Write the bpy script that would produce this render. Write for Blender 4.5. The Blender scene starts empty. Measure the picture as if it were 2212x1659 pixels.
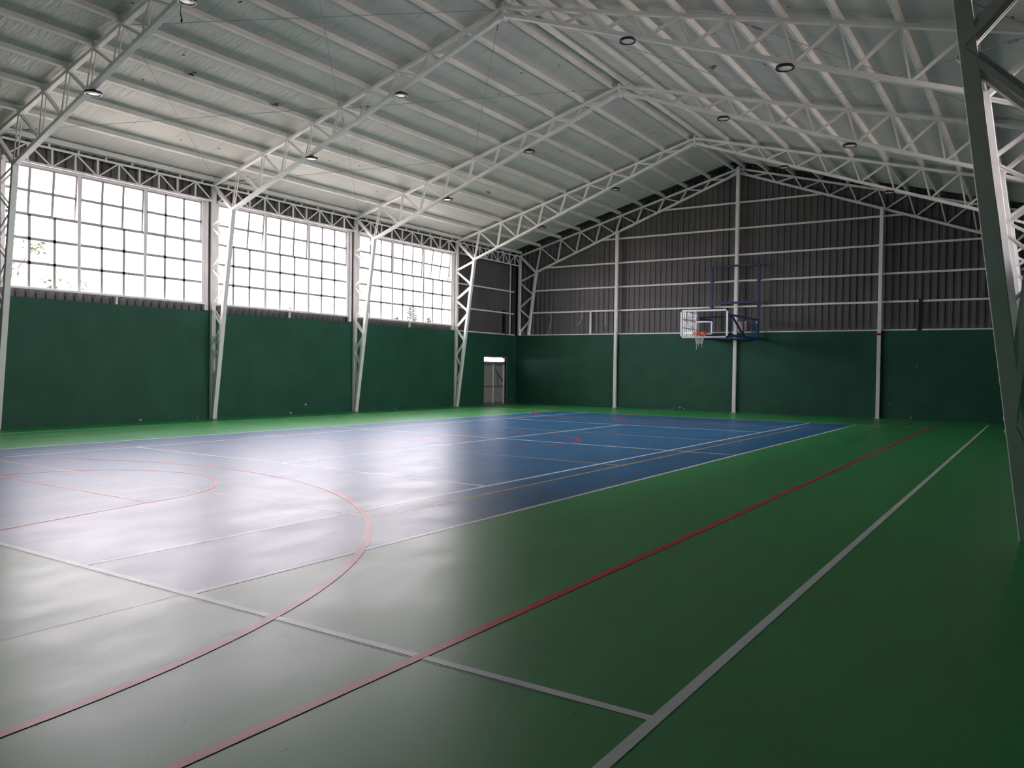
import bpy, math, random
from mathutils import Vector, Matrix
random.seed(7)
S = bpy.context.scene
C = S.collection

# ------------------------------------------------------------------ camera
cam_d = bpy.data.cameras.new('camera'); cam = bpy.data.objects.new('camera', cam_d); C.objects.link(cam)
cam_d.sensor_fit = 'HORIZONTAL'; cam_d.sensor_width = 36.0
cam_d.lens = 36.0 * 1739.56 / 2212.0
cam_d.clip_start = 0.05; cam_d.clip_end = 500
_r = (0.8348714, 0.55026431, 0.0141047); _d = (0.02142431, -0.00687925, -0.99974681); _f = (-0.55002796, 0.83496219, -0.01753232)
cam.matrix_world = Matrix(((_r[0], -_d[0], -_f[0], 10.377), (_r[1], -_d[1], -_f[1], -15.308), (_r[2], -_d[2], -_f[2], 1.582), (0, 0, 0, 1)))
S.camera = cam

# ------------------------------------------------------------------ view, world sky
S.view_settings.view_transform = 'Standard'; S.view_settings.look = 'None'
S.view_settings.exposure = 1.74; S.view_settings.gamma = 1.0; S.view_settings.use_curve_mapping = False
SKY = 6.0
W = bpy.data.worlds.new('sky'); S.world = W; W.use_nodes = True
nt = W.node_tree; nt.nodes.clear()
wo = nt.nodes.new('ShaderNodeOutputWorld'); bg = nt.nodes.new('ShaderNodeBackground')
tc = nt.nodes.new('ShaderNodeTexCoord'); nz = nt.nodes.new('ShaderNodeTexNoise'); rp = nt.nodes.new('ShaderNodeValToRGB')
mp = nt.nodes.new('ShaderNodeMapping'); mp.inputs['Scale'].default_value = (1, 1, 3)
nz.inputs['Scale'].default_value = 3.5; nz.inputs['Detail'].default_value = 5
rp.color_ramp.elements[0].position = .35; rp.color_ramp.elements[0].color = (.88, .82, .90, 1)
rp.color_ramp.elements[1].position = .65; rp.color_ramp.elements[1].color = (1, .92, .95, 1)
nt.links.new(tc.outputs['Generated'], mp.inputs[0]); nt.links.new(mp.outputs[0], nz.inputs['Vector'])
nt.links.new(nz.outputs['Fac'], rp.inputs[0]); nt.links.new(rp.outputs[0], bg.inputs[0])
bg.inputs[1].default_value = SKY; nt.links.new(bg.outputs[0], wo.inputs[0])
try:
    S.cycles.max_bounces = 8; S.cycles.diffuse_bounces = 4; S.cycles.transparent_max_bounces = 12
    S.cycles.use_denoising = True; S.cycles.caustics_reflective = False
    S.cycles.sample_clamp_indirect = 8
except Exception: pass

# hall layout (metres; origin on the court centre, x across, y along, z up)
HW = 10.5                      # inner half width at the green wall
FY = [-6.07, -0.075, 5.904, 11.925, 16.83]     # steel frame planes
Y0, Y1 = -16.9, 16.72          # faces of the end walls
GT = 3.2                       # top of the green wall
RZ = lambda x: 9.80 - 0.271 * abs(x)           # top chord line
BZ = lambda x: 9.63 - 0.3645 * abs(x)          # bottom chord line
LWIN = [(-14.7, -11.2), (-5.88, -0.37), (0.12, 5.58), (6.14, 11.68)]
RWIN = [(-5.88, -0.37), (0.12, 5.58), (6.14, 11.68)]
WZ0, WZ1 = 3.47, 6.43

# portals guide the sampling of the sky through the windows (they give off no light)
def portal(n, x, y0, y1, rz):
    l = bpy.data.lights.new(n, 'AREA'); l.shape = 'RECTANGLE'; l.size = WZ1 - WZ0; l.size_y = y1 - y0
    l.cycles.is_portal = True
    o = bpy.data.objects.new(n, l); C.objects.link(o); o.location = (x, (y0 + y1) / 2, (WZ0 + WZ1) / 2)
    o.rotation_euler = (0, rz, 0)
for a, b in LWIN: portal('window_portal', -HW - .16, a, b, -math.pi / 2)
for a, b in RWIN: portal('window_portal', HW + .16, a, b, math.pi / 2)

# ------------------------------------------------------------------ materials
def mat(name, col, rough=.5, metal=0., spec=.5, noise=None, bump=None, coat=0.):
    m = bpy.data.materials.new(name); m.use_nodes = True; n = m.node_tree; b = n.nodes['Principled BSDF']
    b.inputs['Base Color'].default_value = (*col, 1); b.inputs['Roughness'].default_value = rough
    b.inputs['Metallic'].default_value = metal; b.inputs['Specular IOR Level'].default_value = spec
    b.inputs['Coat Weight'].default_value = coat
    tcn = n.nodes.new('ShaderNodeTexCoord')
    if noise:
        sc, amt = noise[:2]
        t = n.nodes.new('ShaderNodeTexNoise'); t.inputs['Scale'].default_value = sc; t.inputs['Detail'].default_value = 6
        n.links.new(tcn.outputs['Object'], t.inputs['Vector'])
        mr = n.nodes.new('ShaderNodeMapRange'); mr.inputs['From Min'].default_value = .3; mr.inputs['From Max'].default_value = .7
        mr.inputs['To Min'].default_value = 1 - amt; mr.inputs['To Max'].default_value = 1 + amt
        n.links.new(t.outputs['Fac'], mr.inputs['Value'])
        mx = n.nodes.new('ShaderNodeVectorMath'); mx.operation = 'SCALE'; mx.inputs[0].default_value = col
        n.links.new(mr.outputs[0], mx.inputs['Scale']); n.links.new(mx.outputs[0], b.inputs['Base Color'])
    if bump:
        sc, st = bump
        t = n.nodes.new('ShaderNodeTexNoise'); t.inputs['Scale'].default_value = sc; t.inputs['Detail'].default_value = 4
        n.links.new(tcn.outputs['Object'], t.inputs['Vector'])
        bp = n.nodes.new('ShaderNodeBump'); bp.inputs['Strength'].default_value = st; bp.inputs['Distance'].default_value = .02
        n.links.new(t.outputs['Fac'], bp.inputs['Height']); n.links.new(bp.outputs[0], b.inputs['Normal'])
    return m

def floor_mat(name, col, rough=.36, spec=.35):
    """painted sports floor: satin paint with scuffed, slightly uneven gloss"""
    m = mat(name, col, rough, spec=spec); n = m.node_tree; b = n.nodes['Principled BSDF']
    tcn = n.nodes.new('ShaderNodeTexCoord')
    mpn = n.nodes.new('ShaderNodeMapping'); mpn.inputs['Scale'].default_value = (1.2, .6, 1)
    mpn.inputs['Rotation'].default_value = (0, 0, .5)
    n.links.new(tcn.outputs['Object'], mpn.inputs[0])
    t = n.nodes.new('ShaderNodeTexNoise'); t.inputs['Scale'].default_value = 1.6; t.inputs['Detail'].default_value = 7
    t.inputs['Roughness'].default_value = .65
    n.links.new(mpn.outputs[0], t.inputs['Vector'])
    mr = n.nodes.new('ShaderNodeMapRange'); mr.inputs['From Min'].default_value = .3; mr.inputs['From Max'].default_value = .7
    mr.inputs['To Min'].default_value = rough - .04; mr.inputs['To Max'].default_value = rough + .05
    n.links.new(t.outputs['Fac'], mr.inputs['Value']); n.links.new(mr.outputs[0], b.inputs['Roughness'])
    mr2 = n.nodes.new('ShaderNodeMapRange'); mr2.inputs['From Min'].default_value = .3; mr2.inputs['From Max'].default_value = .7
    mr2.inputs['To Min'].default_value = .9; mr2.inputs['To Max'].default_value = 1.1
    n.links.new(t.outputs['Fac'], mr2.inputs['Value'])
    # small dark scuffs
    v = n.nodes.new('ShaderNodeTexNoise'); v.inputs['Scale'].default_value = 22; v.inputs['Detail'].default_value = 3
    n.links.new(mpn.outputs[0], v.inputs['Vector'])
    vr = n.nodes.new('ShaderNodeMapRange'); vr.inputs['From Min'].default_value = .70; vr.inputs['From Max'].default_value = .76
    vr.inputs['To Min'].default_value = 1.; vr.inputs['To Max'].default_value = .55
    n.links.new(v.outputs['Fac'], vr.inputs['Value'])
    mu = n.nodes.new('ShaderNodeMath'); mu.operation = 'MULTIPLY'
    n.links.new(mr2.outputs[0], mu.inputs[0]); n.links.new(vr.outputs[0], mu.inputs[1])
    mx = n.nodes.new('ShaderNodeVectorMath'); mx.operation = 'SCALE'; mx.inputs[0].default_value = col
    n.links.new(mu.outputs[0], mx.inputs['Scale']); n.links.new(mx.outputs[0], b.inputs['Base Color'])
    f = n.nodes.new('ShaderNodeTexNoise'); f.inputs['Scale'].default_value = 260; f.inputs['Detail'].default_value = 2
    n.links.new(tcn.outputs['Object'], f.inputs['Vector'])
    bp = n.nodes.new('ShaderNodeBump'); bp.inputs['Strength'].default_value = .12; bp.inputs['Distance'].default_value = .003
    n.links.new(f.outputs['Fac'], bp.inputs['Height']); n.links.new(bp.outputs[0], b.inputs['Normal'])
    return m

def ceiling_mat():
    """pale insulation film, creased, with cross seams and scattered small tears"""
    m = mat('insulation_film', (.50, .53, .50), .42, spec=.4); n = m.node_tree; b = n.nodes['Principled BSDF']
    tcn = n.nodes.new('ShaderNodeTexCoord'); sp = n.nodes.new('ShaderNodeSeparateXYZ'); n.links.new(tcn.outputs['Object'], sp.inputs[0])
    a = n.nodes.new('ShaderNodeMath'); a.operation = 'MULTIPLY'; a.inputs[1].default_value = 1 / 1.22; n.links.new(sp.outputs['Y'], a.inputs[0])
    fr = n.nodes.new('ShaderNodeMath'); fr.operation = 'FRACT'; n.links.new(a.outputs[0], fr.inputs[0])
    lt = n.nodes.new('ShaderNodeMath'); lt.operation = 'LESS_THAN'; lt.inputs[1].default_value = .018; n.links.new(fr.outputs[0], lt.inputs[0])
    v = n.nodes.new('ShaderNodeTexVoronoi'); v.inputs['Scale'].default_value = 1.7; n.links.new(tcn.outputs['Object'], v.inputs['Vector'])
    nzn = n.nodes.new('ShaderNodeTexNoise'); nzn.inputs['Scale'].default_value = 14; n.links.new(tcn.outputs['Object'], nzn.inputs['Vector'])
    ad = n.nodes.new('ShaderNodeMath'); ad.operation = 'MULTIPLY_ADD'; ad.inputs[1].default_value = -.26; n.links.new(nzn.outputs['Fac'], ad.inputs[0]); n.links.new(v.outputs['Distance'], ad.inputs[2])
    tr = n.nodes.new('ShaderNodeMath'); tr.operation = 'LESS_THAN'; tr.inputs[1].default_value = -.078; n.links.new(ad.outputs[0], tr.inputs[0])
    t = n.nodes.new('ShaderNodeTexNoise'); t.inputs['Scale'].default_value = .7; t.inputs['Detail'].default_value = 5; n.links.new(tcn.outputs['Object'], t.inputs['Vector'])
    r = n.nodes.new('ShaderNodeValToRGB'); n.links.new(t.outputs['Fac'], r.inputs[0])
    r.color_ramp.elements[0].position = .3; r.color_ramp.elements[0].color = (.50, .505, .465, 1)
    r.color_ramp.elements[1].position = .7; r.color_ramp.elements[1].color = (.58, .575, .53, 1)
    m1 = n.nodes.new('ShaderNodeMix'); m1.data_type = 'RGBA'; n.links.new(lt.outputs[0], m1.inputs[0]); n.links.new(r.outputs[0], m1.inputs[6]); m1.inputs[7].default_value = (.38, .41, .39, 1)
    m2 = n.nodes.new('ShaderNodeMix'); m2.data_type = 'RGBA'; n.links.new(tr.outputs[0], m2.inputs[0]); n.links.new(m1.outputs[2], m2.inputs[6]); m2.inputs[7].default_value = (.03, .03, .03, 1)
    n.links.new(m2.outputs[2], b.inputs['Base Color'])
    mpn = n.nodes.new('ShaderNodeMapping'); mpn.inputs['Scale'].default_value = (1.2, 5, 1.2); n.links.new(tcn.outputs['Object'], mpn.inputs[0])
    w = n.nodes.new('ShaderNodeTexNoise'); w.inputs['Scale'].default_value = 2.2; w.inputs['Detail'].default_value = 3; n.links.new(mpn.outputs[0], w.inputs['Vector'])
    bp = n.nodes.new('ShaderNodeBump'); bp.inputs['Strength'].default_value = .5; bp.inputs['Distance'].default_value = .05
    n.links.new(w.outputs['Fac'], bp.inputs['Height']); n.links.new(bp.outputs[0], b.inputs['Normal'])
    return m

def glass_mat(name, tint=(.97, .97, .97), refl=.06):
    m = bpy.data.materials.new(name); m.use_nodes = True; n = m.node_tree; n.nodes.clear()
    o = n.nodes.new('ShaderNodeOutputMaterial'); t = n.nodes.new('ShaderNodeBsdfTransparent'); g = n.nodes.new('ShaderNodeBsdfGlossy')
    t.inputs[0].default_value = (*tint, 1); g.inputs['Roughness'].default_value = .02
    fz = n.nodes.new('ShaderNodeFresnel'); fz.inputs[0].default_value = 1.5
    mx = n.nodes.new('ShaderNodeMixShader'); n.links.new(fz.outputs[0], mx.inputs[0]); n.links.new(t.outputs[0], mx.inputs[1]); n.links.new(g.outputs[0], mx.inputs[2])
    n.links.new(mx.outputs[0], o.inputs[0]); return m

STEEL = mat('white_steel_paint', (.78, .765, .74), .42, noise=(3, .06))
PURLIN = mat('cream_steel_paint', (.70, .685, .645), .5, noise=(2, .10))
WHITE = mat('white_paint', (.80, .80, .80), .45)
WALLG = mat('green_wall_paint', (.018, .086, .054), .6, spec=.25, noise=(1.3, .12), bump=(30, .25))
SHEET = mat('grey_roof_sheet', (.094, .089, .086), .5, metal=.0, noise=(.8, .18))
DARKSHEET = mat('dark_roof_sheet', (.05, .05, .05), .6)
CONC = mat('bare_plaster', (.45, .48, .46), .8)
FGREEN = floor_mat('green_floor_paint', (.036, .30, .08))
FBLUE = floor_mat('blue_floor_paint', (.030, .135, .28))
LWHITE = floor_mat('white_line_paint', (.80, .81, .82))
LRED = floor_mat('red_line_paint', (.70, .014, .016))
LORANGE = floor_mat('orange_line_paint', (.66, .33, .07))
LFAINT = floor_mat('faint_joint', (.12, .26, .17))
CEIL = ceiling_mat()
WGLASS = glass_mat('window_glass', (.93, .92, .93))
BGLASS = glass_mat('backboard_glass', (.90, .93, .92))
MUNT = mat('grey_window_bar', (.42, .39, .43), .5)
BLUE = mat('blue_steel_paint', (.007, .026, .095), .4)
ORANGE = mat('red_rim_paint', (.62, .06, .03), .4)
NET = mat('net_cord', (.55, .53, .48), .9)
BLACK = mat('black_metal', (.01, .01, .01), .35)
LENS = mat('lamp_lens', (.62, .63, .64), .25)
DOORM = mat('door_sheet', (.27, .26, .25), .5, noise=(6, .15))
DFRAME = mat('door_frame_steel', (.16, .15, .15), .5)
CLOTH = mat('beige_cloth', (.50, .40, .33), .9, noise=(8, .25), bump=(14, .8))
STRAPM = mat('red_strap', (.22, .02, .03), .7)
RODM = mat('galvanised_rod', (.30, .30, .29), .5)
WIRE = mat('pale_wire', (.5, .5, .48), .6)
LEAF = mat('leaf_green', (.07, .10, .045), .6, noise=(3, .3))
NEEDLE = mat('conifer_green', (.07, .085, .06), .7, noise=(3, .3))
BARK = mat('bark', (.10, .075, .055), .9)
GRASS = mat('dry_ground', (.50, .465, .41), .9, noise=(.5, .2))

# ------------------------------------------------------------------ mesh helpers
class MB:
    def __init__(s): s.v = []; s.f = []; s.m = []; s.mats = []
    def mi(s, m):
        if m not in s.mats: s.mats.append(m)
        return s.mats.index(m)
    def face(s, pts, m):
        b = len(s.v); s.v += [tuple(p) for p in pts]; s.f.append(tuple(range(b, b + len(pts)))); s.m.append(s.mi(m))
    def hexa(s, p, m):      # p: 8 corners, 0-3 bottom ccw, 4-7 top
        b = len(s.v); s.v += [tuple(q) for q in p]; k = s.mi(m)
        for q in ((0, 3, 2, 1), (4, 5, 6, 7), (0, 1, 5, 4), (1, 2, 6, 5), (2, 3, 7, 6), (3, 0, 4, 7)):
            s.f.append(tuple(b + i for i in q)); s.m.append(k)
    def box(s, x0, x1, y0, y1, z0, z1, m):
        s.hexa([(x0, y0, z0), (x1, y0, z0), (x1, y1, z0), (x0, y1, z0), (x0, y0, z1), (x1, y0, z1), (x1, y1, z1), (x0, y1, z1)], m)
    def bar(s, a, b, w, h, m, up=(0, 1, 0)):   # w along 'up' axis, h across
        a = Vector(a); b = Vector(b); d = (b - a).normalized(); u = Vector(up); u = (u - d * u.dot(d)).normalized(); r = d.cross(u)
        P = []
        for p in (a, b):
            for su, sr in ((-1, -1), (1, -1), (1, 1), (-1, 1)): P.append(p + u * su * w / 2 + r * sr * h / 2)
        s.hexa(P, m)
    def tube(s, pts, r, m, n=8, cap=True):
        pts = [Vector(p) for p in pts]; k = s.mi(m); rings = []
        for i, p in enumerate(pts):
            d = (pts[min(i + 1, len(pts) - 1)] - pts[max(i - 1, 0)]).normalized()
            u = d.orthogonal().normalized() if abs(d.z) > .9 else Vector((0, 0, 1)).cross(d).normalized(); w = d.cross(u)
            rr = r[i] if isinstance(r, (list, tuple)) else r
            b = len(s.v); rings.append(b)
            for j in range(n):
                t = 2 * math.pi * j / n; s.v.append(tuple(p + (u * math.cos(t) + w * math.sin(t)) * rr))
        for a, b in zip(rings, rings[1:]):
            for j in range(n): s.f.append((a + j, a + (j + 1) % n, b + (j + 1) % n, b + j)); s.m.append(k)
        if cap:
            s.f.append(tuple(rings[0] + j for j in reversed(range(n)))); s.m.append(k)
            s.f.append(tuple(rings[-1] + j for j in range(n))); s.m.append(k)
    def lathe(s, prof, m, c=(0, 0, 0), n=28, close=False):
        k = s.mi(m); rings = []
        for r, z in prof:
            b = len(s.v); rings.append(b)
            for j in range(n):
                t = 2 * math.pi * j / n; s.v.append((c[0] + r * math.cos(t), c[1] + r * math.sin(t), c[2] + z))
        pr = list(zip(rings, rings[1:])) + ([(rings[-1], rings[0])] if close else [])
        for a, b in pr:
            for j in range(n): s.f.append((a + j, a + (j + 1) % n, b + (j + 1) % n, b + j)); s.m.append(k)
        if not close:
            s.f.append(tuple(rings[0] + j for j in reversed(range(n)))); s.m.append(k)
            s.f.append(tuple(rings[-1] + j for j in range(n))); s.m.append(k)
    def build(s, name, parent=None, smooth=False, bevel=0):
        me = bpy.data.meshes.new(name); me.from_pydata(s.v, [], s.f)
        for m in s.mats: me.materials.append(m)
        me.polygons.foreach_set('material_index', s.m)
        if smooth: me.polygons.foreach_set('use_smooth', [True] * len(s.f))
        me.update(); o = bpy.data.objects.new(name, me); C.objects.link(o)
        if bevel:
            bv = o.modifiers.new('bevel', 'BEVEL'); bv.width = bevel; bv.segments = 2; bv.limit_method = 'ANGLE'
        if parent: o.parent = parent; o.matrix_parent_inverse = Matrix.Translation(-parent.location) if False else Matrix()
        return o

def tag(o, label, cat, group=None, kind=None):
    if label: o['label'] = label; o['category'] = cat
    if group: o['group'] = group
    if kind: o['kind'] = kind
    return o
def struct(o): o['kind'] = 'structure'; return o
def thing(name, loc, label, cat, group=None):
    o = bpy.data.objects.new(name, None); o.empty_display_size = .3; C.objects.link(o); o.location = loc
    return tag(o, label, cat, group)
def copy_tree(o, parent=None):
    c = o.copy(); C.objects.link(c)
    if parent: c.parent = parent
    for ch in list(o.children): copy_tree(ch, c)
    return c

# ================================================================== FLOOR
fl = MB()
fl.box(-HW - .3, HW + .3, Y0 - .3, Y1 + .3, -.2, 0, FGREEN)
def rect(x0, x1, y0, y1, z, m): fl.face([(x0, y0, z), (x1, y0, z), (x1, y1, z), (x0, y1, z)], m)
rect(-5.485, 5.485, -11.885, 11.885, .0006, FBLUE)
def ln(x0, y0, x1, y1, w, z, m):
    a = Vector((x0, y0)); b = Vector((x1, y1)); d = (b - a).normalized(); n = Vector((-d.y, d.x)) * w / 2
    fl.face([(*(a + n), z), (*(a - n), z), (*(b - n), z), (*(b + n), z)], m)
def arc(cx, cy, r, a0, a1, w, z, m, n=64):
    for i in range(n):
        t0 = a0 + (a1 - a0) * i / n; t1 = a0 + (a1 - a0) * (i + 1) / n
        fl.face([(cx + (r - w / 2) * math.cos(t0), cy + (r - w / 2) * math.sin(t0), z), (cx + (r + w / 2) * math.cos(t0), cy + (r + w / 2) * math.sin(t0), z),
                 (cx + (r + w / 2) * math.cos(t1), cy + (r + w / 2) * math.sin(t1), z), (cx + (r - w / 2) * math.cos(t1), cy + (r - w / 2) * math.sin(t1), z)], m)
z = .0012
for s in (-1, 1):                                   # volleyball (orange)
    ln(s * 4.5, -9, s * 4.5, 9, .045, z, LORANGE); ln(-4.5, s * 9, 4.5, s * 9, .045, z + .0001, LORANGE); ln(-4.5, s * 3, 4.5, s * 3, .045, z + .0001, LORANGE)
z = .0018
LWD = .058
for s in (-1, 1):                                   # tennis (white)
    ln(s * 5.485, -11.885, s * 5.485, 11.885, LWD, z, LWHITE)
    ln(s * 4.115, -11.885, s * 4.115, 11.885, LWD, z, LWHITE)
    ln(-4.115, s * 6.4, 4.115, s * 6.4, LWD, z + .0001, LWHITE)
    ln(-8.94, s * 11.90, 8.94, s * 11.90, LWD, z + .0001, LWHITE)
    ln(0, s * 11.885, 0, s * 11.75, LWD, z + .0002, LWHITE)
    ln(s * 8.94, -15.1, s * 8.94, 15.1, .060, z + .0002, LWHITE)
    ln(-8.94, s * 15.1, 8.94, s * 15.1, .03, z + .0001, LWHITE)
ln(0, -6.4, 0, 6.4, LWD, z + .0002, LWHITE)
ln(-5.485, 0, 5.485, 0, LWD, z + .0001, LWHITE)
z = .0026
for s in (-1, 1):                                   # basketball (red)
    ln(s * 7.555, -15.1, s * 7.555, 15.1, .062, z, LRED)
    ln(-1.8, s * 9.87, 1.8, s * 9.87, .05, z, LRED)
    for t in (-1, 1):
        ln(t * 1.8, s * 9.87, t * 2.88, s * 15.1, .05, z + .0001, LRED)
        ln(t * 6.72, s * 15.1, t * 6.72, s * 14.1, .065, z + .0001, LRED)
    if s > 0:
        arc(0, 14.1, 6.72, math.pi, 2 * math.pi, .065, z + .0002, LRED, 96); arc(0, 9.87, 1.8, math.pi, 2 * math.pi, .05, z + .0002, LRED)
    else:
        arc(0, -14.1, 6.72, 0, math.pi, .07, z + .0002, LRED, 96); arc(0, -9.87, 1.8, 0, math.pi, .05, z + .0002, LRED)
arc(0, 0, 1.8, 0, 2 * math.pi, .05, z + .0002, LRED, 72)
ln(5.45, -11.95, 5.45, -14.2, .016, .0008, LFAINT)
ln(-8.9, -11.94, 8.6, -11.94, .012, .0009, LFAINT)
floor = struct(fl.build('floor'))

# ================================================================== WALLS
def corr(mb, axis, c, a0, a1, z0, z1, out, m, pitch=.24, depth=.05):
    """trapezoidal sheet on plane axis=c, running a0..a1; z0/z1 numbers or functions; out = sign away from the room"""
    f0 = z0 if callable(z0) else (lambda a: z0); f1 = z1 if callable(z1) else (lambda a: z1)
    prof = []; a = math.floor(a0 / pitch) * pitch
    while a < a1 + pitch:
        for t, d in ((0, 0), (.30, 0), (.42, 1), (.88, 1), (1.0, 0)):
            if t < 1.0: prof.append((a + t * pitch, d * depth))
        a += pitch
    prof = [p for p in prof if a0 <= p[0] <= a1]
    if prof[0][0] > a0: prof.insert(0, (a0, prof[0][1]))
    if prof[-1][0] < a1: prof.append((a1, prof[-1][1]))
    P = lambda a, d, zz: (c + out * d, a, zz) if axis == 'x' else (a, c + out * d, zz)
    for (a, d), (b, e) in zip(prof, prof[1:]):
        if b - a < 1e-6: continue
        mb.face([P(a, d, f0(a)), P(b, e, f0(b)), P(b, e, f1(b)), P(a, d, f1(a))], m)
        mb.face([P(a, d + .004, f0(a)), P(a, d + .004, f1(a)), P(b, e + .004, f1(b)), P(b, e + .004, f0(b))], DARKSHEET)

DY0, DY1, DZ = 14.10, 15.86, 2.13                   # door opening in the left wall
EZ = 7.2
def chip(mb, x, y, z, s, axis):
    for i in range(3):
        dx, dz = random.uniform(-s, s) * .5, random.uniform(-s, s) * .5; r = s * random.uniform(.4, .8)
        pts = []
        for k in range(7):
            t = -2 * math.pi * k / 7; rr = r * random.uniform(.6, 1.1)
            pts.append((x + .003, y + dx + rr * math.cos(t), z + dz + rr * math.sin(t)) if axis == 'x' else (x + dx + rr * math.cos(-t) , y - .003, z + dz + rr * math.sin(-t)))
        mb.face(pts, CONC)
wl = MB()
wl.box(-HW - .18, -HW, Y0 - .2, DY0, 0, GT, WALLG); wl.box(-HW - .18, -HW, DY1, Y1 + .3, 0, GT, WALLG); wl.box(-HW - .18, -HW, DY0, DY1, DZ, GT, WALLG)
for y, z, s in ((-2.34, .07, .05), (3.66, .32, .06), (3.02, .05, .05), (16.3, .17, .04), (2.13, 2.05, .02), (9.6, .04, .03), (-.5, .03, .03), (8.2, .03, .03), (4.4, 2.4, .02), (5.2, 1.3, .02)): chip(wl, -HW, y, z, s, 'x')
wall_left = struct(wl.build('wall_left'))
cl = MB(); CX = -HW - .12
corr(cl, 'x', CX, Y0 - .25, 16.55, GT, WZ0, -1, SHEET); corr(cl, 'x', CX, Y0 - .25, 16.55, WZ1, EZ, -1, SHEET)
prev = Y0 - .25
for a, b in LWIN:
    corr(cl, 'x', CX, prev, a, WZ0, WZ1, -1, SHEET); prev = b
corr(cl, 'x', CX, prev, 16.55, WZ0, WZ1, -1, SHEET)
cl.box(CX - .09, CX - .05, 16.4, 17.3, GT, EZ, DARKSHEET)  # dark sheet closing the corner; shade of the gap put into its colour
cl.build('metal_cladding', wall_left)
tr = MB(); tr.box(-HW - .02, -HW + .03, 12.05, 15.68, GT, GT + .05, STEEL); tr.box(-HW - .02, -HW + .03, 15.84, 16.5, GT, GT + .05, STEEL)
struct(tr.build('trim_1'))

wr = MB(); wr.box(HW, HW + .18, Y0 - .2, Y1 + .3, 0, GT, WALLG); wall_right = struct(wr.build('wall_right'))
cr = MB(); corr(cr, 'x', HW + .12, Y0 - .25, 17.3, GT, WZ0, 1, SHEET); corr(cr, 'x', HW + .12, Y0 - .25, 17.3, WZ1, EZ, 1, SHEET)
prev = Y0 - .25
for a, b in RWIN: corr(cr, 'x', HW + .12, prev, a, WZ0, WZ1, 1, SHEET); prev = b
corr(cr, 'x', HW + .12, prev, 17.3, WZ0, WZ1, 1, SHEET); cr.build('metal_cladding', wall_right)

wb = MB(); wb.box(-HW - .18, HW + .18, Y1, Y1 + .2, 0, GT, WALLG)
for x, z, s in ((-2.28, .09, .05), (-2.08, .05, .04), (-2.55, .04, .03), (6.45, .05, .04), (5.75, .5, .03), (6.6, 1.9, .03), (-8.9, .1, .03)): chip(wb, x, Y1, z, s, 'y')
wall_back = struct(wb.build('wall_back'))
cb = MB(); corr(cb, 'y', 16.93, -HW - .3, HW + .3, GT, lambda a: 10.075 - .271 * abs(a), 1, SHEET, pitch=.245); cb.build('metal_cladding', wall_back)
tb = MB(); tb.box(-9.9, 6.58, Y1 - .02, Y1 + .04, GT, GT + .045, STEEL); tb.box(6.76, HW, Y1 - .02, Y1 + .04, GT, GT + .045, STEEL); struct(tb.build('trim_2'))
wf = MB(); wf.box(-HW - .18, HW + .18, Y0 - .2, Y0, 0, GT, WALLG); wall_front = struct(wf.build('wall_front'))
cf = MB(); corr(cf, 'y', Y0 - .05, -HW - .3, HW + .3, GT, lambda a: 10.075 - .271 * abs(a), -1, SHEET); cf.build('metal_cladding', wall_front)

# ================================================================== ROOF
ce = MB()
for s in (-1, 1):
    f = lambda x: 9.97 - .271 * abs(x)
    for (xa, xb, ya, yb, t, m, up) in ((0, 10.66, Y0, 16.22, .03, CEIL, 0), ):
        p = [(s * xa, ya, f(xa)), (s * xb, ya, f(xb)), (s * xb, yb, f(xb)), (s * xa, yb, f(xa))]
        if s > 0: p = [p[0], p[3], p[2], p[1]]
        ce.hexa([(a, b, c) for a, b, c in p] + [(a, b, c + t) for a, b, c in p], m)
ceiling = struct(ce.build('ceiling'))
rs = MB()
for s in (-1, 1):
    g = lambda x: 10.06 - .271 * abs(x)
    p = [(0, Y0 - .4, g(0)), (s * 11.1, Y0 - .4, g(11.1)), (s * 11.1, 17.3, g(11.1)), (0, 17.3, g(0))]
    if s > 0: p = [p[0], p[3], p[2], p[1]]
    rs.hexa(p + [(a, b, c + .05) for a, b, c in p], DARKSHEET)
rs.build('roof_sheet', ceiling)

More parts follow.
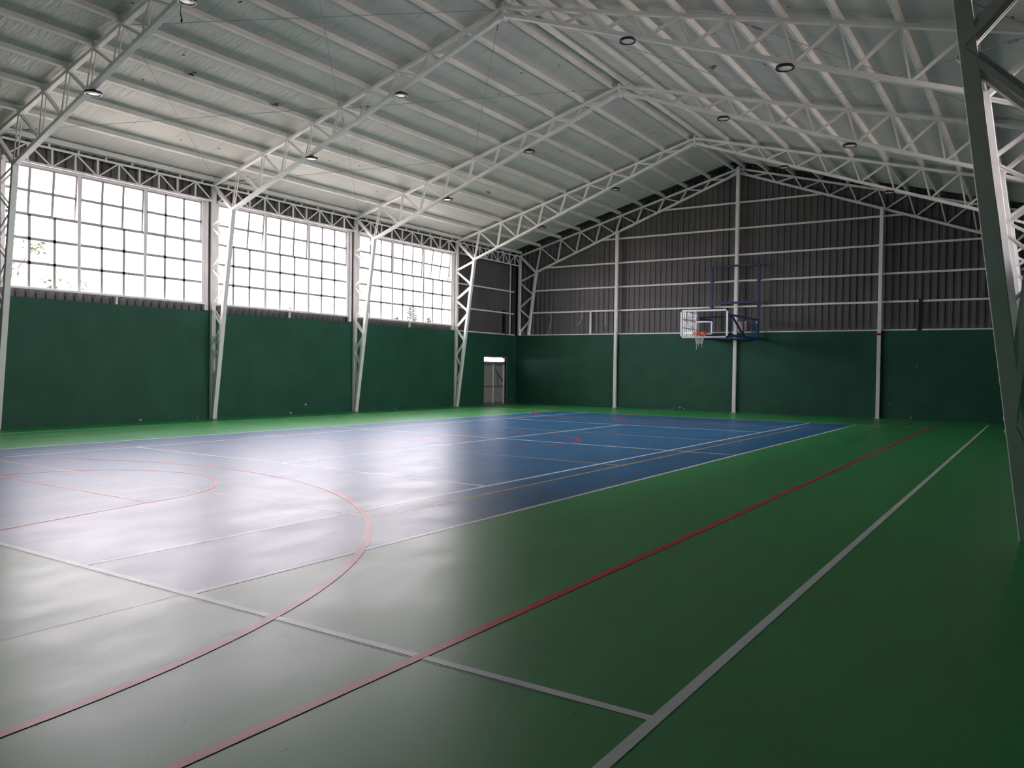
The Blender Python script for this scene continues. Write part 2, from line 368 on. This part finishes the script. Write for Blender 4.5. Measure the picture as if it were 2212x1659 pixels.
# ================================================================== WINDOWS
def make_window(idx, side, y0, y1, tilts):
    """5 rows x 9 columns of panes in three groups; the two top rows of a group are a top-hung sash"""
    x = side * (HW + .05); m = MB(); R = MB(); G = MB(); inn = -side
    cw = (y1 - y0) / 9; rh = (WZ1 - WZ0) / 5
    # outer frame, white
    m.box(x - .05, x + .05, y0 - .03, y1 + .03, WZ0 - .06, WZ0, STEEL); m.box(x - .05, x + .05, y0 - .03, y1 + .03, WZ1, WZ1 + .05, STEEL)
    for yy in (y0, y1): m.box(x - .05, x + .05, yy - .05, yy + .05, WZ0, WZ1, STEEL)
    for k in (3, 6): m.box(x - .04, x + .04, y0 + k * cw - .045, y0 + k * cw + .045, WZ0, WZ1, STEEL)
    m.box(x - .05 + inn * .06, x + .05 + inn * .06, y0 - .1, y1 + .1, WZ0 - .07, WZ0 - .03, STEEL)
    fr = struct(m.build('window_%d' % idx))
    for r in range(1, 4): R.box(x - .022, x + .022, y0, y1, WZ0 + r * rh - .036, WZ0 + r * rh + .036, MUNT)
    for k in range(9):
        if k % 3: R.box(x - .022, x + .022, y0 + k * cw - .034, y0 + k * cw + .034, WZ0, WZ0 + 3 * rh, MUNT)
    R.build('muntin', fr)
    G.face([(x, y0, WZ0), (x, y1, WZ0), (x, y1, WZ0 + 3 * rh), (x, y0, WZ0 + 3 * rh)], WGLASS); G.build('pane', fr)
    for g in range(3):
        a = y0 + 3 * g * cw + .05; b = y0 + 3 * (g + 1) * cw - .05; tl = tilts[g]
        e = bpy.data.objects.new('sash', None)
        q = MB(); h = 2 * rh - .02
        for k in range(4): yy = a + (b - a) * k / 3; q.box(-.02, .02, yy - .033, yy + .033, -h, 0, MUNT)
        for zz in (-h, -h / 2, 0): q.box(-.02, .02, a, b, zz - .034, zz + .034, MUNT)
        so = q.build('sash', fr); so.location = (x, 0, WZ1 - .01); so.rotation_euler = (0, side * -tl if True else 0, 0)
        p = MB(); p.face([(0, a, -h), (0, b, -h), (0, b, 0), (0, a, 0)], WGLASS); p.build('pane', so)
    return fr
i = 1
TL = {0: (0, 0, 0), 1: (.09, .05, .0), 2: (.10, .04, .0), 3: (.0, .05, .14)}
for k, (a, b) in enumerate(LWIN): make_window(i, -1, a, b, TL[k]); i += 1
for a, b in RWIN: make_window(i, 1, a, b, (.0, .06, .0)); i += 1

# ================================================================== DOOR
d = MB()
d.box(-HW - .17, -HW - .05, DY0, DY0 + .05, 0, DZ, DFRAME); d.box(-HW - .17, -HW - .05, DY1 - .06, DY1, 0, DZ, DFRAME)
d.box(-HW - .17, -HW - .05, DY0, DY1, 1.86, 1.95, DFRAME); d.box(-HW - .17, -HW + .005, DY0 - .06, DY1 + .1, DZ, DZ + .07, DFRAME)
d.box(-HW - .17, -HW + .003, DY1, DY1 + .06, 0, DZ, DFRAME)
door = struct(d.build('door_1'))
LW = (DY1 - DY0 - .11) / 2
for n in range(2):
    ya = DY0 + .05 + n * LW; l = MB(); xx = -HW - .11
    corr(l, 'x', xx, ya + .02, ya + LW - .02, .06, 1.84, -1, DOORM, pitch=.085, depth=.012)
    for zz, h in ((.001, .10), (.78, .07), (1.78, .08)): l.box(xx - .01, xx + .035, ya, ya + LW, zz, zz + h, DFRAME)
    l.box(xx - .01, xx + .035, ya, ya + .05, .001, 1.86, DFRAME)
    leaf = l.build('door_leaf', door)
    e = MB(); e.box(xx - .005, xx + .05, ya + LW - .07, ya + LW - .015, .01, 1.86, WHITE); eo = e.build('door_edge', leaf); eo['label'] = 'pale worn steel edge'
    if n == 1:
        k = MB(); k.bar((xx + .045, ya + .12, 1.62), (xx + .045, ya + LW - .09, 1.06), .02, .035, DFRAME, up=(1, 0, 0)); k.bar((xx + .045, ya + .33, 1.4), (xx + .045, ya + .33, .84), .02, .02, DFRAME, up=(1, 0, 0)); k.build('bolt', leaf)

# ================================================================== STEEL FRAMES
TX = [1.18, 2.18, 3.18, 4.19, 5.19, 6.20, 7.20, 8.20, 9.28]
BX = [.50, 1.49, 2.48, 3.47, 4.46, 5.45, 6.44, 7.43, 8.38, 9.52]
OZ0 = [5.76, 4.53, 3.34, 2.18, .95]; NOZ = [5.78, 4.02, .5]            # nodes on the outer column chord
IZ0 = [5.12, 4.00, 2.78, 1.68]; NIZ = [4.88, 1.15]                 # nodes on the inner column chord
IX0 = lambda z: 9.52 + (6.15 - z) * (10.35 - 9.52) / 6.15
def pair(mb, a, b, w, t, gap, m):             # a lacing bar is two thin angles back to back
    for g in (-gap, gap):
        A = (a[0], a[1] + g, a[2]); B = (b[0], b[1] + g, b[2])
        mb.bar(A, B, t, w, m)
        mb.bar((A[0], A[1] + (t * .9 if g > 0 else -t * .9), A[2]), (B[0], B[1] + (t * .9 if g > 0 else -t * .9), B[2]), t * .8, w * .35, m)
def column(root, s, wide, lower=True):
    ww = .16 if wide else .10
    IX = (lambda z: IX0(z) - .05) if s > 0 else IX0
    cm = MB(); cm.bar((s * IX(0), 0, 0 if lower else GT + .01), (s * 9.52, 0, 6.15), .14, ww, STEEL) if lower else cm.bar((s * IX(GT), 0, GT + .01), (s * 9.52, 0, 6.15), .14, ww, STEEL)
    cm.build('inner_chord', root, bevel=.008)
    cm = MB(); cm.box(s * 10.38 if s > 0 else -10.48, 10.48 if s > 0 else s * 10.38, -.07, .07, 0 if lower else GT + .01, 6.99, STEEL); cm.build('outer_chord', root, bevel=.008)
    seq = []
    OZ, IZ = (NOZ, NIZ) if wide else (OZ0, IZ0)
    IX = (lambda z: IX0(z) - .05) if s > 0 else IX0
    for k in range(len(OZ)):
        if k == 0: seq.append(((s * 9.54, 6.10), (s * 10.42, OZ[0])))
        else: seq.append(((s * IX(IZ[k - 1]), IZ[k - 1] - .06), (s * 10.42, OZ[k])))
        if k < len(OZ) - 1: seq.append(((s * 10.42, OZ[k] - .06), (s * IX(IZ[k]), IZ[k])))
    for a, b in seq:
        if not lower and min(a[1], b[1]) < GT: continue
        q = MB()
        if wide: pair(q, (a[0], 0, a[1]), (b[0], 0, b[1]), .17, .03, .035, STEEL)
        else: pair(q, (a[0], 0, a[1]), (b[0], 0, b[1]), .055, .014, .05, STEEL)
        q.build('lacing_bar', root)
    q = MB(); q.bar((s * 10.40, 0, 6.93), (s * 9.52, 0, 6.15), .12, .09, STEEL); q.build('knee_brace', root, bevel=.006)
def make_frame(y, label, wide_right=False, lower=True):
    root = thing('roof_frame', (0, y, 0), label, 'roof frame', 'white lattice frames spanning the hall')
    for s in (-1, 1):
        column(root, s, wide_right and s > 0, lower)
        q = MB(); q.bar((0, 0, RZ(0)), (s * 10.47, 0, RZ(10.47)), .11, .075, STEEL); q.build('top_chord', root, bevel=.006)
        q = MB(); q.bar((0, 0, BZ(0)), (s * 9.52, 0, BZ(9.52)), .13, .085, STEEL); q.build('bottom_chord', root, bevel=.006)
        for k, tx in enumerate(TX):
            for bx, off in ((BX[k], -.03), (BX[k + 1], .03)):
                q = MB(); pair(q, (s * tx, 0, RZ(tx)), (s * bx, 0, BZ(bx)), .042, .012, .038, STEEL); q.build('web_bar', root)
        q = MB(); pair(q, (s * .03, 0, RZ(0) - .03), (s * BX[0], 0, BZ(BX[0])), .042, .012, .038, STEEL); q.build('web_bar', root)
    q = MB(); q.box(-.035, .035, -.08, .08, 9.52, 9.90, STEEL); q.bar((-.03, 0, 9.56), (.0, 0, 9.52), .2, .03, STEEL); q.build('ridge_plate', root)
    return root
frame0 = make_frame(FY[0], 'nearest white lattice frame, its right column a dark diagonal post at the right edge, its left column at the left edge', True)
proto = make_frame(FY[1], 'second white lattice frame, standing between the left and middle window, with two round lamps under its left rafter')
for y, lb in ((FY[2], 'third white lattice frame, standing between the middle window and the far window'),
              (FY[3], 'fourth white lattice frame, standing between the far window and the grey bay with the door')):
    c = copy_tree(proto); c.location = (0, y, 0); c['label'] = lb
make_frame(FY[4], 'farthest white lattice frame set against the grey gable cladding', False, False)

# ================================================================== PURLINS
ORD = ['', 'first', 'second', 'third', 'fourth', 'fifth', 'sixth', 'seventh', 'eighth', 'ninth', 'tenth']
def purlin(x, lab, group, ylim=(Y0 + .02, 16.75)):
    zc = RZ(x) + .04 + .065; s = 1 if x > 0 else -1
    q = MB(); a = math.atan(.271)
    up = Vector((s * math.sin(a), 0, math.cos(a)))
    q.bar((x, ylim[0], zc), (x, ylim[1], zc), .125, .085, PURLIN, up=up)
    tag(q.build('purlin', bevel=.006), lab, 'purlin', group)
for s, sd in ((-1, 'left'), (1, 'right')):
    for k, tx in enumerate(TX):
        purlin(s * tx, 'cream steel purlin under the %s roof slope, %s one down from the twin ridge purlins' % (sd, ORD[k + 1]), 'purlins of the %s slope' % sd)
    purlin(s * .24, 'cream steel purlin right beside the roof ridge on its %s side' % sd, 'ridge purlins')
    q = MB(); q.bar((s * 10.28, Y0 + .02, 7.105), (s * 10.28, 16.7, 7.105), .12, .09, PURLIN, up=(0, 0, 1))
    tag(q.build('eave_purlin', bevel=.006), 'pale steel purlin along the %s eave just above the small eave trusses' % sd, 'purlin')

# ================================================================== EAVE TRUSSES
def eave_truss(side, y0, y1, lab, cl_bot=True):
    X = side * 10.36; n = 10; t = thing('eave_truss', (X, y0, 6.48), lab, 'truss', 'small lattice trusses along the eaves')
    L = y1 - y0; p = L / n
    q = MB(); q.box(-.03, .03, 0, L, .43, .475, STEEL); q.build('top_chord', t)
    q = MB(); q.box(-.03, .03, 0, L, -.02, .03, STEEL); q.build('bottom_chord', t)
    for k in range(1, n):
        q = MB(); q.box(-.02, .02, k * p - .022, k * p + .022, .02, .44, STEEL); q.build('vertical', t)
    for k in range(n):
        a, b = (k * p, (k + 1) * p)
        q = MB()
        if k % 2: q.bar((0, a + .03, .44), (0, b - .03, .02), .028, .032, STEEL, up=(1, 0, 0))
        else: q.bar((0, a + .03, .02), (0, b - .03, .44), .028, .032, STEEL, up=(1, 0, 0))
        q.build('diagonal', t)
    m = 8
    for k in range(m):
        yy = L * (k + .5) / m
        q = MB(); q.box(-.022, .022, yy - .022, yy + .022, .475, .56, STEEL); q.build('spacer', t)
BAY = ['above the leftmost of the visible windows', 'above the middle window', 'above the farthest window', 'above the grey bay with the door']
for k in range(4):
    eave_truss(-1, FY[k] + .09, FY[k + 1] - .09, 'small white lattice truss along the left eave %s' % BAY[k])
BAYR = ['in the bay behind the dark near post', 'two bays beyond the dark near post', 'three bays beyond the dark near post', 'in the far corner bay']
for k in range(4):
    eave_truss(1, FY[k] + .09, FY[k + 1] - .09, 'small white lattice truss along the right eave %s' % BAYR[k])

# stub posts under the left windows, on the green wall top
for (a, b), w in zip(LWIN[1:], ('leftmost of the three windows', 'middle window', 'farthest window')):
    q = MB(); ym = (a + b) / 2 + .1; q.box(-HW - .05, -HW - .005, ym - .03, ym + .03, GT, WZ0 - .06, STEEL)
    tag(q.build('stub_post'), 'short white stub post under the sill of the %s' % w, 'post', 'stub posts')
# wide white jamb posts beside each left window
for yy, w in ((-.26, 'left of the second column'), (5.72, 'left of the third column'), (11.79, 'left of the fourth column')):
    q = MB(); q.box(-HW - .09, -HW + .01, yy - .06, yy + .06, GT + .03, 6.5, STEEL)
    tag(q.build('jamb_post', bevel=.006), 'tall white jamb post between window and lattice column, %s from the left' % w.replace('left of the ', 'at the '), 'post', 'jamb posts')
# girts of the window-less left bay
for zz, w in ((5.25, 'upper'), (4.22, 'lower')):
    q = MB(); q.box(-HW - .06, -HW - .01, 12.0, 16.5, zz - .03, zz + .03, STEEL)
    tag(q.build('wall_rail'), '%s white rail across the grey cladding above the door' % w, 'rail', 'rails above the door')
q = MB(); q.box(-HW - .06, -HW - .01, 16.15, 16.2, GT + .05, 6.5, STEEL); tag(q.build('corner_post'), 'thin white upright at the left end of the dark corner gap', 'post')
q = MB(); q.box(-HW - .10, -HW - .03, 15.68, 15.84, GT + .003, 4.35, BLACK); tag(q.build('dark_strip'), 'short dark upright band above the green wall right over the door', 'strip')  # plain black box, a dark upright band above the green wall

# ================================================================== GABLE
for zz, w, xa, xb in ((4.26, 'lowest', -9.85, 9.85), (5.29, 'second lowest', -9.7, 9.7), (6.34, 'third from the bottom', -9.0, 9.0), (7.40, 'fourth from the bottom', -6.1, 6.1), (8.44, 'topmost', -3.2, 3.2)):
    q = MB(); q.box(xa, xb, 16.80, 16.86, zz - .035, zz + .035, STEEL)
    tag(q.build('gable_rail', bevel=.004), 'horizontal white rail on the grey gable cladding, %s of five' % w, 'rail', 'rails across the gable')
for xx, zt, w in ((-5.27, 7.70, 'left of the basketball hoop'), (.03, 9.82, 'reaching the ridge behind the basketball hoop'), (5.36, 7.68, 'right of the hoop, with a red strap')):
    t = thing('gable_post', (xx, 16.64, 0), 'tall white steel post on the gable wall, %s' % w, 'post', 'gable posts')
    q = MB(); q.box(-.065, .065, -.055, .055, 0, zt, STEEL); q.build('shaft', t, bevel=.008)
    q = MB(); q.box(-.10, .10, -.08, .07, 0, .012, STEEL); q.build('base_plate', t)
q = MB(); q.box(-.085 + 5.36, .085 + 5.36, 16.56, 16.71, 3.03, 3.11, STRAPM); q.box(5.22, 5.28, 16.56, 16.60, 3.05, 3.09, STRAPM)
tag(q.build('strap'), 'dark red strap tied round the right gable post', 'strap')
q = MB(); q.box(-6.66, -6.58, 16.79, 16.85, GT + .045, 4.23, STEEL); tag(q.build('stub_post'), 'short white stub post on the gable wall top, left of the left gable post', 'post')
q = MB(); q.box(6.62, 6.72, 16.735, 16.795, GT, 4.33, BLACK); tag(q.build('dark_strip'), 'short dark upright band on the gable wall top right of the right post', 'strip')  # matching black box band on the gable wall top
for pts, w in (([(-8.67, 16.78, 4.2), (-8.64, 16.77, 3.9), (-8.74, 16.77, 3.5), (-8.8, 16.77, 3.26)], 'nearest the far left corner'),
               ([(-7.03, 16.78, 4.22), (-7.05, 16.77, 3.95), (-7.16, 16.77, 3.72), (-7.3, 16.76, 3.66)], 'left of the short stub post'),
               ([(-5.86, 16.78, 4.22), (-5.85, 16.77, 3.9), (-5.83, 16.77, 3.6)], 'right of the short stub post')):
    q = MB(); q.tube(pts, .012, WIRE, 6); tag(q.build('loose_wire'), 'pale loose wire hanging from the lowest gable rail, %s' % w, 'wire', 'loose wires')
# crumpled cloth stuck behind the hoop frame
q = MB(); n = 9
for iu in range(n):
    for iv in range(n): pass
verts = []
for iu in range(n):
    for iv in range(n):
        u, v = iu / (n - 1), iv / (n - 1)
        verts.append((.12 + .36 * u + random.uniform(-.02, .02), 16.60 + .05 * math.sin(7 * u + 3 * v) + random.uniform(-.02, .02) - .05 * math.sin(math.pi * u), 3.24 + .40 * v + random.uniform(-.02, .02) + (.05 * (1 - u) if v < .3 else 0)))
kk = q.mi(CLOTH); q.v = verts
for iu in range(n - 1):
    for iv in range(n - 1): q.f.append((iu * n + iv, (iu + 1) * n + iv, (iu + 1) * n + iv + 1, iu * n + iv + 1)); q.m.append(kk)
co = q.build('crumpled_cloth', smooth=True); sm = co.modifiers.new('solid', 'SOLIDIFY'); sm.thickness = .03
tag(co, 'crumpled beige and pink cloth tucked beside the middle gable post behind the hoop frame', 'cloth')

# ================================================================== BASKETBALL HOOP
H = thing('basketball_hoop', (0, 16.5, 2.9), 'wall-mounted basketball hoop with clear backboard, orange rim and blue steel frame', 'basketball hoop')
def hb(name, segs, w, h, m, parent=H, up=(0, 1, 0), bevel=0):
    q = MB()
    for a, b in segs: q.bar(a, b, w, h, m, up)
    return q.build(name, parent, bevel=bevel)
XL, XR = -.93, .98
for xx in (XL, XR): hb('upright', [((xx, 0, 0), (xx, 0, 2.98))], .08, .10, BLUE, up=(0, 1, 0))
for zz, n in ((2.97, 'crossbar'), (1.50, 'crossbar'), (.05, 'crossbar')): hb(n, [((XL, 0, zz), (XR, 0, zz))], .07, .08, BLUE)
YB = 13.12 - 16.5
for xx in (XL + .05, XR - .05):                     # two side arms reaching from the wall frame to the board
    q = MB(); q.bar((xx, 0, .78), (xx, YB + .1, .78), .07, .07, BLUE, up=(0, 0, 1)); q.bar((xx, 0, .04), (xx, YB + .1, .04), .09, .07, BLUE, up=(0, 0, 1))
    arm = q.build('side_arm', H)
    for fy in (.06, .17, .50, .94): hb('arm_strut', [((xx, YB * fy, .05), (xx, YB * fy, .78))], .05, .05, BLUE, arm)
    hb('arm_diagonal', [((xx, YB * .9, .76), (xx, YB * .46, .06))], .06, .05, BLUE, arm)
    q = MB(); q.bar((xx, -.06, .80), (xx, .0, .62), .05, .05, WHITE); q.build('hinge_pin', arm)
hb('front_crossbar', [((XL + .05, YB + .1, .70), (XR - .05, YB + .1, .70)), ((XL + .05, YB + .1, .05), (XR - .05, YB + .1, .05))], .05, .05, BLUE)
for xx in (XL, XR): hb('wall_bracket', [((xx, 0, .10), (xx, .219, .10)), ((xx, 0, 1.36), (xx, .30, 1.36)), ((xx, 0, 2.41), (xx, .30, 2.41))], .05, .05, BLUE, up=(0, 0, 1))
hb('stay_rod', [((XL + .2, YB * .95, -.02), (XR - .1, -.1, -.02))], .03, .03, BLUE)
q = MB(); pts = []
q = MB(); bz0, bz1, bx = -.05, .98, .895
for a, b in (((-bx, 0, bz0 + .03), (bx, 0, bz0 + .03)), ((-bx, 0, bz1 - .03), (bx, 0, bz1 - .03))): q.bar((a[0], YB, a[2]), (b[0], YB, b[2]), .035, .06, WHITE)
for xx in (-bx + .03, bx - .03): q.bar((xx, YB, bz0), (xx, YB, bz1), .035, .06, WHITE)
board = q.build('backboard', H)
q = MB(); q.box(-bx + .04, bx - .04, YB - .005, YB + .005, bz0 + .04, bz1 - .04, BGLASS); q.build('glass', board)
q = MB(); tw, tz0, tz1 = .295, .085, .535
for a, b in (((-tw, tz0), (tw, tz0)), ((-tw, tz1), (tw, tz1)), ((-tw, tz0), (-tw, tz1)), ((tw, tz0), (tw, tz1))):
    q.bar((a[0], YB - .012, a[1]), (b[0], YB - .012, b[1]), .006, .05, WHITE)
q.build('target_square', board)
RZR = .14; RY = YB - .43
q = MB()
q.tube([(.225 * math.cos(t * math.pi / 18), RY + .225 * math.sin(t * math.pi / 18), RZR) for t in range(37)], .012, ORANGE, 8, False)
q.box(-.11, .11, YB - .03, YB - .018, RZR - .10, RZR + .03, ORANGE); q.box(-.09, .09, RY + .20, YB - .02, RZR - .018, RZR - .002, ORANGE)
q.bar((-.08, RY + .21, RZR - .01), (-.08, YB - .03, RZR - .09), .012, .03, ORANGE, up=(1, 0, 0)); q.bar((.08, RY + .21, RZR - .01), (.08, YB - .03, RZR - .09), .012, .03, ORANGE, up=(1, 0, 0))
q.lathe([(.215, -.09), (.232, -.09), (.232, -.0), (.215, 0)], ORANGE, (0, RY, RZR), 28, True)
rim = q.build('rim', H)
q = MB(); N = 12; lv = [(.22, -.06), (.19, -.14), (.155, -.22), (.13, -.30), (.115, -.37), (.11, -.42)]
for k in range(N):
    for dr in (1, -1):
        p = []
        for li, (r, zz) in enumerate(lv):
            t = 2 * math.pi * (k + dr * .5 * li) / N; p.append((r * math.cos(t), RY + r * math.sin(t), RZR + zz))
        q.tube(p, .006, NET, 5)
for k, l in ((2, .12), (6, .20), (9, .09)):
    t = 2 * math.pi * k / N; q.tube([(.11 * math.cos(t), RY + .11 * math.sin(t), RZR - .42), (.11 * math.cos(t) + .01, RY + .11 * math.sin(t), RZR - .42 - l)], .009, NET, 5)
q.build('net', H)

# ================================================================== LAMPS
def make_lamp(x, y, label, z, hook=False):
    t = thing('hanging_lamp', (x, y, z), label, 'lamp', 'round hanging lamps under the rafters')
    q = MB(); q.lathe([(.13, .01), (.165, .0), (.168, .02), (.165, .04), (.12, .05)], BLACK, n=32); q.lathe([(.148, -.010), (.168, -.010), (.168, .02), (.148, .02)], BLACK, n=32, close=True); q.build('housing', t, smooth=False)
    q = MB(); q.lathe([(.001, -.002), (.06, -.004), (.13, -.001), (.138, .012)], LENS, n=32); lo = q.build('lens', t, smooth=True); lo['label'] = 'pale round lens'
    q = MB(); q.box(-.05, .05, -.03, .03, .05, .10, BLACK); q.build('driver_box', t, bevel=.01)
    q = MB(); zt = BZ(x) - .03 - z; q.tube([(0, 0, .10), (0, 0, zt)], .008, STEEL, 6); q.build('hanger', t)
    if hook:
        q = MB(); q.tube([(-.15, -.02, .03), (-.17, -.02, -.12), (-.165, -.02, -.22)], .006, BLACK, 6); q.tube([(-.165, -.02, -.2), (-.14, -.02, -.27), (-.12, -.02, -.33), (-.135, -.02, -.36), (-.16, -.02, -.31)], .012, BLACK, 6); q.build('loose_hook', t)
    return t
FN = ['nearest frame', 'second frame', 'third frame', 'fourth frame']
for k in range(4):
    for x, z, w in ((-6.24, 7.20, 'left rafter, the lower one nearer the windows'), (-3.07, 8.35, 'left rafter, the upper one nearer the ridge'),
                    (3.08, 8.39, 'right rafter, the upper one nearer the ridge'), (6.28, 7.22, 'right rafter, the lower one')):
        if k == 0 and x > 0: continue
        make_lamp(x, FY[k], 'round black-rimmed lamp hanging under the %s\'s %s' % (FN[k], w), z, k == 0 and x == -3.07)

# ================================================================== BRACE RODS
def rod(a, b, label):
    q = MB(); f = lambda x, y: (x, y, RZ(x) + .01)
    A = Vector(f(*a)); B = Vector(f(*b)); q.tube([A, B], .007, RODM, 5)
    o = tag(q.build('brace_rod'), label, 'rod', 'thin cross bracing rods under the roof')
    d = (B - A).normalized(); m = A + d * .55; q = MB(); q.tube([m - d * .12, m - d * .1, m + d * .1, m + d * .12], [.01, .02, .02, .01], DFRAME, 8); q.build('turnbuckle', o)
SCRAP = mat('rusty_scrap', (.22, .12, .07), .9, noise=(20, .5))
def scrap(x, y, label, m):
    q = MB(); z = 9.97 - .271 * abs(x) - .09; k = q.mi(m)
    for _ in range(14):
        c = Vector((x + random.gauss(0, .035), y + random.gauss(0, .035), z - abs(random.gauss(0, .03))))
        u = Vector((random.gauss(0, .035), random.gauss(0, .035), random.gauss(0, .02))); w = Vector((random.gauss(0, .03), random.gauss(0, .03), random.gauss(0, .03)))
        b = len(q.v); q.v += [tuple(c - u), tuple(c + w), tuple(c + u), tuple(c + w * .3 + Vector((0, 0, .03)))]; q.f.append((b, b + 1, b + 2)); q.f.append((b, b + 2, b + 3)); q.m += [k, k]
    tag(q.build('debris_tuft'), label, 'debris', 'tufts caught under the roof')
for x, y, lb, m in ((-6.01, -1.48, 'red-brown tuft of debris caught under the left roof slope above the left window', SCRAP), (-6.66, 8.8, 'small tuft of debris under the left slope near the farthest window', SCRAP),
                    (-6.01, -3.91, 'small dark scrap hanging from the left slope near the top left', BLACK), (-6.76, 2.14, 'pale loose scrap under the left slope between second and third frame', WIRE),
                    (3.68, 3.43, 'rust-brown nest of debris under the right roof slope', SCRAP)):
    scrap(x, y, lb, m)
for k, bay in ((0, 'first'), (1, 'second')):
    ya, yb = FY[k] + .1, FY[k + 1] - .1
    for s, sd in ((-1, 'left'), (1, 'right')):
        for x0, x1, w in ((5.25, 10.2, 'lower'), (.2, 5.15, 'upper')):
            rod((s * x1, ya), (s * x0, yb), 'thin rod rising into the distance, %s half of %s roof slope, %s bay' % (w, sd, bay))
            rod((s * x0, ya), (s * x1, yb), 'thin rod sinking into the distance, %s half of %s roof slope, %s bay' % (w, sd, bay))

# ================================================================== OUTDOORS
g = MB(); g.box(-140, -HW - .4, -90, 140, -.35, -.25, GRASS); g.box(HW + .4, 60, -60, 60, -.35, -.25, GRASS); struct(g.build('ground'))
def leaves(mb, c, rad, n, size, m, shell=.5):
    k = mb.mi(m)
    for _ in range(n):
        while True:
            p = Vector((random.uniform(-1, 1), random.uniform(-1, 1), random.uniform(-1, 1)))
            if p.length < 1: break
        p = Vector((c[0] + p.x * rad[0], c[1] + p.y * rad[1], c[2] + p.z * rad[2]))
        u = Vector((random.gauss(0, 1), random.gauss(0, 1), random.gauss(0, 1))).normalized(); w = u.orthogonal().normalized(); s = size * random.uniform(.6, 1.3)
        b = len(mb.v); mb.v += [tuple(p - u * s), tuple(p + w * s * .45), tuple(p + u * s), tuple(p - w * s * .45)]; mb.f.append((b, b + 1, b + 2, b + 3)); mb.m.append(k)
def tree(name, base, clumps, label, leafm, size, dens, limbs=True):
    t = thing(name, base, label, 'tree', 'trees outside the windows')
    q = MB(); top = max(c[2] for c, r in clumps)
    q.tube([(0, 0, 0), (.1, 0, top * .4), (0, .1, top * .8)], [.22, .16, .06], BARK, 8)
    for c, r in clumps: q.tube([(.05, .05, min(top * .5, c[2] * .7)), tuple(c)], [.07, .015], BARK, 5)
    q.build('trunk', t)
    q = MB()
    for c, r in clumps: leaves(q, c, r, int(dens * r[0] * r[1] * r[2]), size, leafm)
    q.build('foliage', t)
cl1 = [((0, .2 + random.uniform(-.4, .4), 2.9), (.9, .9, .8)), ((.2, .9, 3.6), (.5, .55, .45)), ((-.2, 1.2, 4.6), (.4, .5, .35)), ((.1, 1.9, 5.3), (.3, .45, .25)), ((.2, .6, 5.5), (.3, .35, .3)),
       ((-.1, 2.6, 4.3), (.35, .55, .2)), ((.0, 3.4, 4.2), (.3, .45, .28)), ((.1, 2.3, 3.9), (.35, .6, .2)), ((0, 1.0, 3.95), (.4, .5, .25)), ((.1, .4, 4.7), (.35, .4, .35)), ((0, -.2, 4.0), (.4, .4, .5)), ((0, 1.5, 3.7), (.5, .7, .25)), ((.1, 3.0, 3.85), (.4, .6, .15))]
tree('leafy_tree', (-15, -4.9, -.25), cl1, 'sparse leafy tree outside the bottom left of the left window', LEAF, .085, 1100)
for (bx, by), hh, rr, lb in (((-45, 33.2), 7.2, 1.5, 'rounded tree far outside below the middle of the middle window'), ((-45, 30.6), 6.5, .8, 'small round tree left of the larger one outside the middle window')):
    tree('round_tree', (bx, by, -.25), [((0, 0, hh - rr), (rr * 1.2, rr * 1.3, rr * .75)), ((0, rr, hh - rr * 1.3), (rr, rr * .9, rr * .5)), ((0, -rr * .8, hh - rr * 1.4), (rr * .8, rr * .7, rr * .5)), ((0, .2, hh - rr * .5), (rr * .6, rr * .5, rr * .5))], lb, LEAF, .16, 300)
def conifer(base, h, lb, r=1.6):
    t = thing('conifer', base, lb, 'tree', 'trees outside the windows')
    q = MB(); q.tube([(0, 0, 0), (0, 0, h)], [.2, .02], BARK, 8); q.build('trunk', t)
    q = MB(); k = q.mi(NEEDLE); z = h * .3
    while z < h - .1:
        rr = r * (1 - z / h) + .15
        for j in range(9):
            a = random.uniform(0, 6.28); e = Vector((math.cos(a) * rr, math.sin(a) * rr, z + rr * .35)); b = Vector((0, 0, z))
            for i in range(16):
                f = i / 15; p = b.lerp(e, f); u = (e - b).normalized() * .10 + Vector((random.gauss(0, .11), random.gauss(0, .11), random.gauss(0, .08))); w = Vector((random.gauss(0, .04), random.gauss(0, .04), .05))
                n0 = len(q.v); q.v += [tuple(p - w), tuple(p + u), tuple(p + w)]; q.f.append((n0, n0 + 1, n0 + 2)); q.m.append(k)
        z += .22
    q.build('foliage', t)
conifer((-40, 43.6, -.25), 7.9, 'dark conifer outside the bottom centre of the farthest window', 2.2)
conifer((-40, 41.6, -.25), 6.7, 'small conifer left of the taller conifer outside the farthest window', 1.7)
conifer((-40, 46.2, -.25), 6.8, 'small conifer right of the taller conifer outside the farthest window', 1.7)
tree('leafy_tree', (-30, 36.6, -.25), [((0, 0, 5.2), (.7, .8, .9)), ((0, .3, 6.1), (.5, .5, .5)), ((0, -.5, 4.8), (.6, .6, .6))], 'loose leafy tree outside the bottom right corner of the farthest window', LEAF, .10, 420)
